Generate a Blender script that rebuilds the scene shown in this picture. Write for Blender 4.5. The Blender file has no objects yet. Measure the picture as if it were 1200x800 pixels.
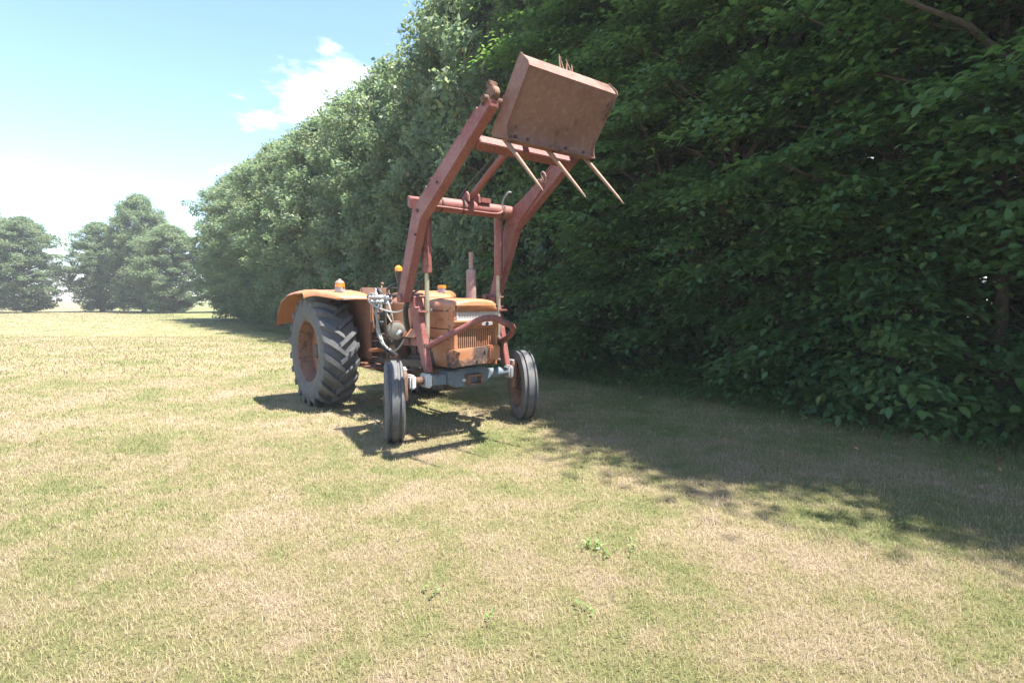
import bpy, bmesh, math, random
import numpy as np
from mathutils import Vector, Matrix

R = math.radians
SC = bpy.context.scene
COL = SC.collection
rng = np.random.default_rng(7)
random.seed(7)

# ------------------------------------------------------------------ camera
cam_d = bpy.data.cameras.new('camera')
cam_d.sensor_fit = 'HORIZONTAL'
cam_d.sensor_width = 36.0
cam_d.lens = 36.0 * 640.0 / 1200.0
cam_d.clip_start = 0.05
cam_d.clip_end = 2000
cam = bpy.data.objects.new('camera', cam_d)
COL.objects.link(cam)
cam.location = (0, 0, 1.30)
cam.rotation_euler = (R(90) - math.atan(52.0 / 640.0), 0, 0)
SC.camera = cam

# ------------------------------------------------------------------ sun, sky, exposure
SUN = Vector((0.37, -0.105, 1.0)).normalized()
sun_d = bpy.data.lights.new('sun', 'SUN')
sun_d.energy = 4.6
sun_d.angle = R(0.55)
sun_d.color = (1.0, 0.955, 0.88)
sun = bpy.data.objects.new('sun', sun_d)
COL.objects.link(sun)
sun.location = (20, -5, 40)
sun.rotation_euler = SUN.to_track_quat('Z', 'Y').to_euler()

SC.view_settings.view_transform = 'Standard'
SC.view_settings.look = 'None'
SC.view_settings.gamma = 1.0
SC.view_settings.exposure = 2.0
SC.cycles.max_bounces = 12
SC.cycles.diffuse_bounces = 7
SC.cycles.transmission_bounces = 8
SC.cycles.use_denoising = True

world = bpy.data.worlds.new('World')
SC.world = world
world.use_nodes = True


def build_world():
    nt = world.node_tree
    nt.nodes.clear()
    N = nt.nodes.new
    L = nt.links.new
    out = N('ShaderNodeOutputWorld')
    bg = N('ShaderNodeBackground')
    bg.inputs['Strength'].default_value = 0.095
    sky = N('ShaderNodeTexSky')
    sky.sky_type = 'NISHITA'
    sky.sun_disc = False
    sky.sun_elevation = math.asin(SUN.z)
    sky.sun_rotation = math.atan2(SUN.x, SUN.y)
    sky.altitude = 100
    sky.air_density = 1.0
    sky.dust_density = 0.2
    sky.ozone_density = 3.6
    # scattered fair-weather clouds on a high layer, the same in every direction
    tc = N('ShaderNodeTexCoord')
    sep = N('ShaderNodeSeparateXYZ')
    L(tc.outputs['Generated'], sep.inputs[0])
    add = N('ShaderNodeMath'); add.operation = 'ADD'; add.inputs[1].default_value = 0.12
    mx = N('ShaderNodeMath'); mx.operation = 'MAXIMUM'; mx.inputs[1].default_value = 0.0
    L(sep.outputs['Z'], mx.inputs[0]); L(mx.outputs[0], add.inputs[0])
    comb = N('ShaderNodeCombineXYZ')
    for ax in ('X', 'Y'):
        d = N('ShaderNodeMath'); d.operation = 'DIVIDE'
        L(sep.outputs[ax], d.inputs[0]); L(add.outputs[0], d.inputs[1])
        L(d.outputs[0], comb.inputs[ax])
    mp = N('ShaderNodeMapping')
    mp.inputs['Location'].default_value = CLOUD_OFFSET
    L(comb.outputs[0], mp.inputs[0])
    nz = N('ShaderNodeTexNoise')
    nz.inputs['Scale'].default_value = 1.1
    nz.inputs['Detail'].default_value = 9
    nz.inputs['Roughness'].default_value = 0.56
    L(mp.outputs[0], nz.inputs['Vector'])
    rmp = N('ShaderNodeValToRGB')
    rmp.color_ramp.elements[0].position = 0.565
    rmp.color_ramp.elements[0].color = (0, 0, 0, 1)
    rmp.color_ramp.elements[1].position = 0.66
    rmp.color_ramp.elements[1].color = (1, 1, 1, 1)
    L(nz.outputs['Fac'], rmp.inputs[0])
    mix = N('ShaderNodeMix'); mix.data_type = 'RGBA'
    L(rmp.outputs[0], mix.inputs['Factor'])
    L(sky.outputs[0], mix.inputs['A'])
    mix.inputs['B'].default_value = (6.6, 6.8, 7.1, 1)
    L(mix.outputs['Result'], bg.inputs['Color'])
    L(bg.outputs[0], out.inputs[0])


CLOUD_OFFSET = (-0.42, 0.225, 0.0)
build_world()


# ------------------------------------------------------------------ materials
def new_mat(name):
    m = bpy.data.materials.new(name)
    m.use_nodes = True
    nt = m.node_tree
    b = nt.nodes['Principled BSDF']
    return m, nt, b


def noise(nt, vec, scale, detail=5, rough=0.55, dist=0.0):
    n = nt.nodes.new('ShaderNodeTexNoise')
    n.inputs['Scale'].default_value = scale
    n.inputs['Detail'].default_value = detail
    n.inputs['Roughness'].default_value = rough
    n.inputs['Distortion'].default_value = dist
    if vec is not None:
        nt.links.new(vec, n.inputs['Vector'])
    return n.outputs['Fac']


def ramp(nt, fac, stops):
    r = nt.nodes.new('ShaderNodeValToRGB')
    els = r.color_ramp.elements
    while len(els) < len(stops):
        els.new(0.5)
    for e, (p, c) in zip(els, stops):
        e.position = p
        e.color = (c[0], c[1], c[2], 1) if not isinstance(c, (int, float)) else (c, c, c, 1)
    nt.links.new(fac, r.inputs[0])
    return r.outputs[0]


def mixc(nt, fac, a, b, mode='MIX'):
    m = nt.nodes.new('ShaderNodeMix')
    m.data_type = 'RGBA'
    m.blend_type = mode
    for sock, v in (('Factor', fac), ('A', a), ('B', b)):
        if isinstance(v, (int, float)):
            m.inputs[sock].default_value = v
        elif isinstance(v, tuple):
            m.inputs[sock].default_value = (v[0], v[1], v[2], 1)
        else:
            nt.links.new(v, m.inputs[sock])
    return m.outputs['Result']


def objvec(nt, scale=(1, 1, 1)):
    t = nt.nodes.new('ShaderNodeTexCoord')
    mp = nt.nodes.new('ShaderNodeMapping')
    mp.inputs['Scale'].default_value = scale
    nt.links.new(t.outputs['Object'], mp.inputs[0])
    return mp.outputs[0]


def bump(nt, b, h, strength=0.3, dist=0.01):
    n = nt.nodes.new('ShaderNodeBump')
    n.inputs['Strength'].default_value = strength
    n.inputs['Distance'].default_value = dist
    nt.links.new(h, n.inputs['Height'])
    nt.links.new(n.outputs[0], b.inputs['Normal'])


def worn_paint(name, base, faded, rust, rust_amt=0.42, rough=0.5, patch=5.0, fine=40.0):
    """old paint: faded areas, rust patches with ragged edges, fine dust"""
    m, nt, b = new_mat(name)
    v = objvec(nt)
    f1 = noise(nt, v, 2.6, 6, 0.6)
    col = mixc(nt, ramp(nt, f1, [(0.35, 0.0), (0.68, 1.0)]), base, faded)
    f2 = noise(nt, v, patch, 8, 0.68, 0.4)
    rm = ramp(nt, f2, [(1 - rust_amt, 0.0), (1 - rust_amt + 0.06, 1.0)])
    rc = ramp(nt, noise(nt, v, 22, 6, 0.7), [(0.3, tuple(c * 0.6 for c in rust)), (0.7, tuple(min(1, c * 1.5) for c in rust))])
    col = mixc(nt, rm, col, rc)
    # vertical streaks of dirt
    f3 = noise(nt, objvec(nt, (30, 30, 2.2)), 1.0, 4, 0.6)
    col = mixc(nt, ramp(nt, f3, [(0.55, 0.0), (0.85, 0.4)]), col, tuple(c * 0.8 for c in rust))
    f4 = noise(nt, v, fine, 4, 0.7)
    col = mixc(nt, ramp(nt, f4, [(0.5, 0.0), (0.75, 0.4)]), col, (0.36, 0.275, 0.215))
    nt.links.new(col, b.inputs['Base Color'])
    rr = ramp(nt, f2, [(1 - rust_amt - 0.1, rough), (1 - rust_amt + 0.08, 0.88)])
    nt.links.new(rr, b.inputs['Roughness'])
    b.inputs['Specular IOR Level'].default_value = 0.4
    bump(nt, b, f2, 0.25, 0.006)
    return m


def simple(name, c1, c2, scale=8.0, rough=0.6, metallic=0.0, bumpy=0.15, spec=0.4):
    m, nt, b = new_mat(name)
    v = objvec(nt)
    f = noise(nt, v, scale, 7, 0.65)
    nt.links.new(ramp(nt, f, [(0.3, c1), (0.7, c2)]), b.inputs['Base Color'])
    b.inputs['Roughness'].default_value = rough
    b.inputs['Metallic'].default_value = metallic
    b.inputs['Specular IOR Level'].default_value = spec
    if bumpy:
        bump(nt, b, noise(nt, v, scale * 4, 5, 0.6), bumpy, 0.004)
    return m


M = {}
M['red'] = worn_paint('red_oxide_paint', (0.185, 0.048, 0.042), (0.245, 0.10, 0.09), (0.105, 0.046, 0.036), 0.40, 0.55, 4.0)
M['orange'] = worn_paint('faded_orange_paint', (0.375, 0.125, 0.045), (0.43, 0.21, 0.115), (0.14, 0.066, 0.043), 0.40, 0.45, 3.2)
M['orange_rusty'] = worn_paint('flaked_orange_paint', (0.35, 0.125, 0.05), (0.40, 0.20, 0.11), (0.075, 0.048, 0.041), 0.53, 0.55, 3.4)
M['orange_brown'] = worn_paint('dull_orange_paint', (0.19, 0.075, 0.038), (0.22, 0.10, 0.06), (0.11, 0.06, 0.04), 0.42, 0.6, 4.0)
M['bucket'] = worn_paint('rusted_bucket_steel', (0.175, 0.08, 0.059), (0.225, 0.122, 0.098), (0.105, 0.054, 0.039), 0.46, 0.65, 2.2, 24)
M['bluegrey'] = worn_paint('blue_grey_paint', (0.10, 0.14, 0.175), (0.16, 0.18, 0.19), (0.12, 0.08, 0.06), 0.47, 0.55, 7.0)
M['whitepaint'] = worn_paint('chipped_white_paint', (0.62, 0.63, 0.63), (0.52, 0.52, 0.50), (0.25, 0.14, 0.09), 0.36, 0.5, 14.0)
M['rim'] = worn_paint('rusty_rim_paint', (0.19, 0.085, 0.048), (0.20, 0.11, 0.075), (0.095, 0.05, 0.034), 0.5, 0.75, 6.0)
M['iron'] = simple('oily_cast_iron', (0.035, 0.028, 0.024), (0.11, 0.075, 0.055), 9, 0.7)
M['blackpart'] = simple('black_paint', (0.015, 0.016, 0.018), (0.035, 0.036, 0.04), 12, 0.3, 0, 0.02, 0.6)
M['steel'] = simple('bright_steel', (0.45, 0.46, 0.48), (0.62, 0.63, 0.65), 14, 0.36, 1.0, 0.02)
M['rod'] = simple('oily_piston_rod', (0.30, 0.26, 0.17), (0.45, 0.40, 0.30), 10, 0.42, 0.35, 0.03)
M['hose'] = simple('grey_hydraulic_hose', (0.22, 0.215, 0.20), (0.36, 0.35, 0.33), 20, 0.55)
M['blackhose'] = simple('black_rubber_hose', (0.02, 0.02, 0.02), (0.05, 0.05, 0.05), 20, 0.6)
M['tine'] = simple('dry_fork_tine_steel', (0.15, 0.082, 0.052), (0.235, 0.145, 0.095), 18, 0.6)
M['exhaust'] = simple('weathered_exhaust_steel', (0.24, 0.16, 0.15), (0.34, 0.25, 0.235), 10, 0.7)
M['amber'] = simple('amber_lens', (0.75, 0.20, 0.015), (0.85, 0.27, 0.03), 6, 0.2, 0, 0.0, 0.6)
M['clearlens'] = simple('dusty_clear_lens', (0.24, 0.16, 0.10), (0.33, 0.24, 0.165), 12, 0.35, 0, 0.0, 0.5)
M['lampgrey'] = simple('grey_lamp_body', (0.33, 0.30, 0.30), (0.48, 0.45, 0.45), 15, 0.5)
M['lampglass'] = simple('dusty_lamp_glass', (0.16, 0.14, 0.11), (0.30, 0.28, 0.24), 9, 0.3, 0.0, 0.02, 0.6)
M['grillebar'] = simple('silver_grille_paint', (0.50, 0.49, 0.45), (0.66, 0.65, 0.60), 25, 0.45, 0.2)
M['dark'] = simple('dark_recess_paint', (0.02, 0.018, 0.016), (0.05, 0.04, 0.035), 9, 0.8)
M['reflector'] = simple('grey_lamp_board', (0.20, 0.22, 0.23), (0.34, 0.35, 0.35), 9, 0.4, 0.3)
M['badge'] = simple('worn_silver_badge', (0.42, 0.40, 0.44), (0.58, 0.55, 0.58), 30, 0.4, 0.4)
M['seatvinyl'] = simple('brown_seat_vinyl', (0.12, 0.06, 0.04), (0.2, 0.1, 0.07), 10, 0.6)
M['straw'] = simple('rusty_stub', (0.24, 0.12, 0.085), (0.33, 0.18, 0.13), 20, 0.8)


def rubber(name, lo, hi):
    m, nt, b = new_mat(name)
    v = objvec(nt)
    f = noise(nt, v, 7, 8, 0.65)
    c = ramp(nt, f, [(0.3, lo), (0.7, hi)])
    g = noise(nt, v, 45, 4, 0.7)
    c = mixc(nt, ramp(nt, g, [(0.5, 0.0), (0.75, 0.4)]), c, (0.20, 0.185, 0.16))
    mud = noise(nt, v, 3.4, 8, 0.7, 0.5)
    c = mixc(nt, ramp(nt, mud, [(0.52, 0.0), (0.66, 0.55)]), c, (0.17, 0.135, 0.095))
    nt.links.new(c, b.inputs['Base Color'])
    b.inputs['Roughness'].default_value = 0.72
    bump(nt, b, g, 0.2, 0.004)
    return m


M['rubber'] = rubber('sun_bleached_rubber', (0.055, 0.056, 0.06), (0.105, 0.105, 0.108))
M['rubberdark'] = rubber('dark_tyre_rubber', (0.05, 0.05, 0.055), (0.085, 0.085, 0.09))


def leaf_mat(name, c_lo, c_mid, c_hi, trans, tsc=0.45, warm=None):
    m, nt, b = new_mat(name)
    g = nt.nodes.new('ShaderNodeNewGeometry')
    isl = g.outputs['Random Per Island']
    col = ramp(nt, isl, [(0.0, c_lo), (0.55, c_mid), (0.955, c_hi), (0.97, tuple(1.25 * q for q in (c_hi[0] * 1.5, c_hi[1], c_hi[2])))])
    big = noise(nt, g.outputs['Position'], 1.6, 4, 0.6)
    col = mixc(nt, ramp(nt, big, [(0.45, 0.0), (0.66, 0.8)]), col, warm or c_hi)
    nt.links.new(col, b.inputs['Base Color'])
    b.inputs['Roughness'].default_value = 0.48
    b.inputs['Specular IOR Level'].default_value = 0.42
    tr = nt.nodes.new('ShaderNodeBsdfTranslucent')
    tcol = mixc(nt, 0.6, col, trans)
    nt.links.new(tcol, tr.inputs['Color'])
    mix = nt.nodes.new('ShaderNodeMixShader')
    mix.inputs[0].default_value = tsc
    nt.links.new(b.outputs[0], mix.inputs[1])
    nt.links.new(tr.outputs[0], mix.inputs[2])
    nt.links.new(mix.outputs[0], nt.nodes['Material Output'].inputs['Surface'])
    return m


M['leaf_dark'] = leaf_mat('hornbeam_leaf', (0.048, 0.115, 0.046), (0.075, 0.152, 0.052), (0.115, 0.19, 0.052), (0.25, 0.42, 0.07), 0.47, (0.115, 0.185, 0.05))
M['leaf_light'] = leaf_mat('maple_leaf', (0.062, 0.128, 0.098), (0.095, 0.165, 0.105), (0.175, 0.205, 0.105), (0.36, 0.48, 0.20), 0.5, (0.18, 0.195, 0.10))  # cool bluish greens also carry a hazy look in the leaf colour
M['bark'] = simple('grey_brown_bark', (0.055, 0.042, 0.032), (0.14, 0.11, 0.085), 12, 0.9, 0, 0.6)


def lawn_color(nt):
    g = nt.nodes.new('ShaderNodeNewGeometry')
    mp = nt.nodes.new('ShaderNodeMapping')
    mp.inputs['Scale'].default_value = (1, 1, 0)
    nt.links.new(g.outputs['Position'], mp.inputs[0])
    v = mp.outputs[0]
    a = noise(nt, v, 1.15, 7, 0.66, 0.4)
    bnz = noise(nt, v, 6.5, 5, 0.7)
    s = nt.nodes.new('ShaderNodeMath'); s.operation = 'MULTIPLY_ADD'
    s.inputs[1].default_value = 0.45
    nt.links.new(bnz, s.inputs[0]); nt.links.new(a, s.inputs[2])
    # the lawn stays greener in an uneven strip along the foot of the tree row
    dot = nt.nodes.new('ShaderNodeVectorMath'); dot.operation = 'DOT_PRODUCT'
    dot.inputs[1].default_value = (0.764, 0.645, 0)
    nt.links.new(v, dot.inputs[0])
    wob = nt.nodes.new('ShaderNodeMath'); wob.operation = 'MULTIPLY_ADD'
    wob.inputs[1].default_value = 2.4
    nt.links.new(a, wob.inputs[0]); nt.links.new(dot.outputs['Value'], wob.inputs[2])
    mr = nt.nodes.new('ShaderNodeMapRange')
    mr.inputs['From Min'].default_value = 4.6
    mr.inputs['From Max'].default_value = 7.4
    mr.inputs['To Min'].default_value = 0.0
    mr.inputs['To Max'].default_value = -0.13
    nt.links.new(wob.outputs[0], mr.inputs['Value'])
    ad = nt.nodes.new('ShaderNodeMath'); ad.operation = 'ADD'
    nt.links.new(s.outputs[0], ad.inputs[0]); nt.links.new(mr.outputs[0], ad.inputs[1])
    return v, ad.outputs[0]


def lawn_mat(name, is_blade):
    m, nt, b = new_mat(name)
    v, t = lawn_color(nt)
    if is_blade:
        g = nt.nodes.new('ShaderNodeNewGeometry')
        j = nt.nodes.new('ShaderNodeMath'); j.operation = 'MULTIPLY_ADD'
        j.inputs[1].default_value = 0.22
        nt.links.new(g.outputs['Random Per Island'], j.inputs[0]); nt.links.new(t, j.inputs[2])
        t = j.outputs[0]
        col = ramp(nt, t, [(0.59, (0.16, 0.19, 0.06)), (0.70, (0.235, 0.24, 0.095)), (0.80, (0.32, 0.27, 0.145)), (0.92, (0.40, 0.315, 0.22))])
    else:
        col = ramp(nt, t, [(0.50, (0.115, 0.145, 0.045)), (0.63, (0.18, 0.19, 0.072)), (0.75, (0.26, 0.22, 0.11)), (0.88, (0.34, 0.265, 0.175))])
        fine = noise(nt, v, 90, 4, 0.75)
        col = mixc(nt, ramp(nt, fine, [(0.35, 0.55), (0.6, 0.0)]), col, (0.14, 0.115, 0.06))
    nt.links.new(col, b.inputs['Base Color'])
    b.inputs['Roughness'].default_value = 0.8
    b.inputs['Specular IOR Level'].default_value = 0.2
    if is_blade:
        tr = nt.nodes.new('ShaderNodeBsdfTranslucent')
        nt.links.new(col, tr.inputs['Color'])
        mix = nt.nodes.new('ShaderNodeMixShader')
        mix.inputs[0].default_value = 0.3
        nt.links.new(b.outputs[0], mix.inputs[1]); nt.links.new(tr.outputs[0], mix.inputs[2])
        nt.links.new(mix.outputs[0], nt.nodes['Material Output'].inputs['Surface'])
    else:
        h = noise(nt, v, 60, 6, 0.8)
        bump(nt, b, h, 0.9, 0.03)
    return m


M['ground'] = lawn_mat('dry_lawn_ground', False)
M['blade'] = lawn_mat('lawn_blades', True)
M['tall'] = leaf_mat('shaded_grass', (0.05, 0.10, 0.03), (0.08, 0.13, 0.04), (0.16, 0.17, 0.07), (0.2, 0.3, 0.06), 0.35)
M['weed'] = leaf_mat('weed_leaf', (0.11, 0.19, 0.06), (0.15, 0.23, 0.07), (0.20, 0.26, 0.08), (0.3, 0.42, 0.08), 0.35)


# ------------------------------------------------------------------ mesh helpers
class MB:
    def __init__(s):
        s.v = []
        s.f = []

    def add(s, vs, fs):
        o = len(s.v)
        s.v += [tuple(p) for p in vs]
        s.f += [tuple(i + o for i in f) for f in fs]
        return s

    def box(s, x0, x1, y0, y1, z0, z1):
        return s.add([(x, y, z) for x in (x0, x1) for y in (y0, y1) for z in (z0, z1)],
                     [(0, 1, 3, 2), (4, 6, 7, 5), (0, 4, 5, 1), (2, 3, 7, 6), (0, 2, 6, 4), (1, 5, 7, 3)])

    def prism(s, poly, y0, y1):
        """polygon in (x, z) pushed along y"""
        n = len(poly)
        vs = [(p[0], y0, p[1]) for p in poly] + [(p[0], y1, p[1]) for p in poly]
        fs = [tuple(range(n)), tuple(range(2 * n - 1, n - 1, -1))]
        fs += [(i, i + n, (i + 1) % n + n, (i + 1) % n) for i in range(n)]
        return s.add(vs, fs)

    def prism_x(s, poly, x0, x1):
        """polygon in (y, z) pushed along x"""
        n = len(poly)
        vs = [(x0, p[0], p[1]) for p in poly] + [(x1, p[0], p[1]) for p in poly]
        fs = [tuple(range(n)), tuple(range(2 * n - 1, n - 1, -1))]
        fs += [(i, i + n, (i + 1) % n + n, (i + 1) % n) for i in range(n)]
        return s.add(vs, fs)

    def loft(s, rings, cap=True, closed=True):
        n = len(rings[0])
        vs = [p for r in rings for p in r]
        fs = []
        for k in range(len(rings) - 1):
            for i in range(n if closed else n - 1):
                j = (i + 1) % n
                fs.append((k * n + i, k * n + j, (k + 1) * n + j, (k + 1) * n + i))
        if cap and closed:
            fs.append(tuple(range(n - 1, -1, -1)))
            fs.append(tuple((len(rings) - 1) * n + i for i in range(n)))
        return s.add(vs, fs)

    def tube(s, pts, r, n=10, cap=True):
        pts = [Vector(p) for p in pts]
        rs = r if isinstance(r, (list, tuple)) else [r] * len(pts)
        rings = []
        t0 = (pts[1] - pts[0]).normalized()
        a = Vector((0, 0, 1)) if abs(t0.z) < 0.9 else Vector((1, 0, 0))
        u = t0.cross(a).normalized()
        for i, p in enumerate(pts):
            t = (pts[min(i + 1, len(pts) - 1)] - pts[max(i - 1, 0)]).normalized()
            u = (u - t * u.dot(t)).normalized()
            w = t.cross(u)
            rings.append([p + (u * math.cos(k * 2 * math.pi / n) + w * math.sin(k * 2 * math.pi / n)) * rs[i] for k in range(n)])
        return s.loft(rings, cap)

    def beam(s, p0, p1, w, h, up=(0, 0, 1)):
        p0, p1 = Vector(p0), Vector(p1)
        t = (p1 - p0).normalized()
        x = t.cross(Vector(up)).normalized()
        y = x.cross(t)
        q = [x * sx * w / 2 + y * sy * h / 2 for sx, sy in ((-1, -1), (1, -1), (1, 1), (-1, 1))]
        return s.loft([[p0 + k for k in q], [p1 + k for k in q]])

    def lathe(s, prof, n=24, c=(0, 0, 0), axis='y', cap=False):
        """profile of (position along the axis, radius)"""
        c = Vector(c)
        rings = []
        for t, r in prof:
            ring = []
            for k in range(n):
                a = 2 * math.pi * k / n
                ca, sa = r * math.cos(a), r * math.sin(a)
                q = {'y': (sa, t, ca), 'z': (ca, sa, t), 'x': (t, ca, sa)}[axis]
                ring.append(c + Vector(q))
            rings.append(ring)
        return s.loft(rings, cap)


def obj(name, mb, mat, parent=None, bev=0.0, ang=35, loc=None, smooth=True):
    me = bpy.data.meshes.new(name)
    me.from_pydata([tuple(v) for v in mb.v], [], mb.f)
    bm = bmesh.new()
    bm.from_mesh(me)
    bmesh.ops.recalc_face_normals(bm, faces=bm.faces)
    if bev:
        es = [e for e in bm.edges if len(e.link_faces) == 2 and e.calc_face_angle(0) > R(30)]
        bmesh.ops.bevel(bm, geom=es, offset=bev, segments=2, affect='EDGES', clamp_overlap=True)
    bm.to_mesh(me)
    bm.free()
    if smooth:
        me.polygons.foreach_set('use_smooth', [True] * len(me.polygons))
        me.set_sharp_from_angle(angle=R(ang))
    me.materials.append(mat)
    o = bpy.data.objects.new(name, me)
    COL.objects.link(o)
    if parent is not None:
        o.parent = parent
    if loc is not None:
        o.location = loc
    return o


def copy_obj(o, parent, loc=None, rot=None):
    c = o.copy()
    COL.objects.link(c)
    c.parent = parent
    if loc is not None:
        c.location = loc
    if rot is not None:
        c.rotation_euler = rot
    return c


def empty(name, loc=(0, 0, 0), rz=0.0, parent=None):
    o = bpy.data.objects.new(name, None)
    o.empty_display_size = 0.2
    COL.objects.link(o)
    o.location = loc
    o.rotation_euler = (0, 0, rz)
    if parent is not None:
        o.parent = parent
    return o


def tag(o, label=None, cat=None, group=None, kind=None):
    for k, v in (('label', label), ('category', cat), ('group', group), ('kind', kind)):
        if v:
            o[k] = v
    return o


def spline(pts, n=8):
    pts = [Vector(p) for p in pts]
    out = []
    for i in range(len(pts) - 1):
        p0, p1, p2, p3 = pts[max(i - 1, 0)], pts[i], pts[i + 1], pts[min(i + 2, len(pts) - 1)]
        for k in range(n):
            t = k / n
            out.append(0.5 * ((2 * p1) + (p2 - p0) * t + (2 * p0 - 5 * p1 + 4 * p2 - p3) * t * t + (3 * p1 - p0 - 3 * p2 + p3) * t ** 3))
    out.append(pts[-1])
    return out


def np_mesh(name, verts, faces, mat, parent=None, smooth=False):
    """verts (n,3) array, faces (m,k) array with the same number of corners"""
    me = bpy.data.meshes.new(name)
    n, (m, k) = len(verts), faces.shape
    me.vertices.add(n)
    me.vertices.foreach_set('co', verts.astype(np.float32).ravel())
    me.loops.add(m * k)
    me.loops.foreach_set('vertex_index', faces.astype(np.int32).ravel())
    me.polygons.add(m)
    me.polygons.foreach_set('loop_start', np.arange(0, m * k, k, dtype=np.int32))
    me.update(calc_edges=True)
    me.materials.append(mat)
    o = bpy.data.objects.new(name, me)
    COL.objects.link(o)
    if parent is not None:
        o.parent = parent
    return o


# ================================================================== the ground
def build_lawn():
    # one sheet to the horizon, finer near the camera, with a gentle unevenness
    rad = [0, 1.0, 2, 3, 4, 5, 6, 7, 8, 10, 12, 15, 20, 30, 50, 80, 130, 200, 280]
    n = 96
    vs = [(0, 5, 0)]
    for r in rad[1:]:
        for k in range(n):
            a = 2 * math.pi * k / n
            x, y = r * math.cos(a), 5 + r * math.sin(a)
            vs.append((x, y, 0.0))
    fs = [(0, 1 + k, 1 + (k + 1) % n) for k in range(n)]
    for i in range(len(rad) - 2):
        for k in range(n):
            a, b = 1 + i * n + k, 1 + i * n + (k + 1) % n
            fs.append((a, a + n, b + n, b))
    mb = MB().add(vs, fs)
    o = obj('lawn', mb, M['ground'])
    tag(o, 'mown lawn of dry straw coloured grass with green patches', None, None, 'structure')
    return o


build_lawn()

# ================================================================== the tractor
ROOT = empty('tractor', (-0.49, 5.45, 0), math.atan2(-0.785, 0.62))
tag(ROOT, 'old orange tractor with raised red front loader parked on dry lawn', 'tractor')
L0 = -0.04     # centre line of the body


def sym(l):
    return 2 * L0 - l


# ---- bonnet
def build_bonnet():
    hw = 0.255

    def section(s, top, w, low):
        r = 0.075
        pts = []
        base = [(-w, low), (-w, top - r)]
        arc = [(-w + r - r * math.cos(a), top - r + r * math.sin(a)) for a in (R(22), R(45), R(68))]
        flat = [(-w + r, top), (-w / 2.5, top + 0.012), (0, top + 0.016)]
        half = base + arc + flat
        full = half + [(-p[0], p[1]) for p in reversed(half[:-1])]
        return [(s, L0 + p[0], p[1]) for p in full]

    mb = MB()
    mb.loft([section(-0.50, 1.278, hw, 1.175), section(0.18, 1.272, hw, 1.175), section(0.26, 1.268, hw, 1.20),
             section(0.297, 1.254, hw - 0.004, 1.218), section(0.306, 1.238, hw - 0.012, 1.221)])
    hood = obj('bonnet', mb, M['orange'], ROOT, 0, 50)
    # side panels: upper band, middle band, lower band, each with a seam between
    for sgn in (-1, 1):
        y = L0 + sgn * hw

        def slab(z0, z1, s0, s1, off=0.0, th=0.012):
            ya, yb = sorted((y - sgn * (th + 0.02), y - sgn * (0.004 - off)))
            return MB().box(s0, s1, ya, yb, z0, z1)
        obj('side_panel', slab(1.00, 1.168, -0.50, 0.205), M['orange'], ROOT, 0.006)
        obj('side_panel', slab(0.90, 0.993, -0.50, 0.205, 0.003), M['orange'], ROOT, 0.006)
        # nose cheek with the slanted rear edge
        ya, yb = sorted((y - sgn * 0.03, y - sgn * 0.001))
        obj('nose_cheek', MB().prism([(0.214, 1.205), (0.285, 1.205), (0.285, 0.64), (-0.045, 0.63), (-0.15, 0.895), (0.214, 0.895)], ya, yb), M['orange'], ROOT, 0.006)
        obj('cheek_rib', MB().box(-0.11, 0.283, min(y, y + sgn * 0.008), max(y, y + sgn * 0.008), 0.772, 0.79), M['orange'], ROOT, 0.003)
    obj('bonnet_core', MB().box(-0.48, 0.19, L0 - 0.2, L0 + 0.2, 0.92, 1.19), M['dark'], ROOT)
    # rear cowl over the tank, with big rounded shoulders
    mb = MB()

    def csec(s, top, w, low):
        r = 0.10
        half = [(-w, low), (-w, top - r)] + [(-w + r - r * math.cos(a), top - r + r * math.sin(a)) for a in (R(20), R(45), R(70))] + [(-w + r, top), (0, top + 0.01)]
        full = half + [(-p[0], p[1]) for p in reversed(half[:-1])]
        return [(s, L0 + p[0], p[1]) for p in full]
    mb.loft([csec(-1.06, 1.25, 0.21, 1.04), csec(-1.03, 1.30, 0.245, 1.02), csec(-0.95, 1.312, 0.262, 0.99), csec(-0.60, 1.302, 0.262, 0.985), csec(-0.515, 1.29, 0.258, 0.985)])
    obj('tank_cowl', mb, M['orange'], ROOT, 0, 55)


build_bonnet()


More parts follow.
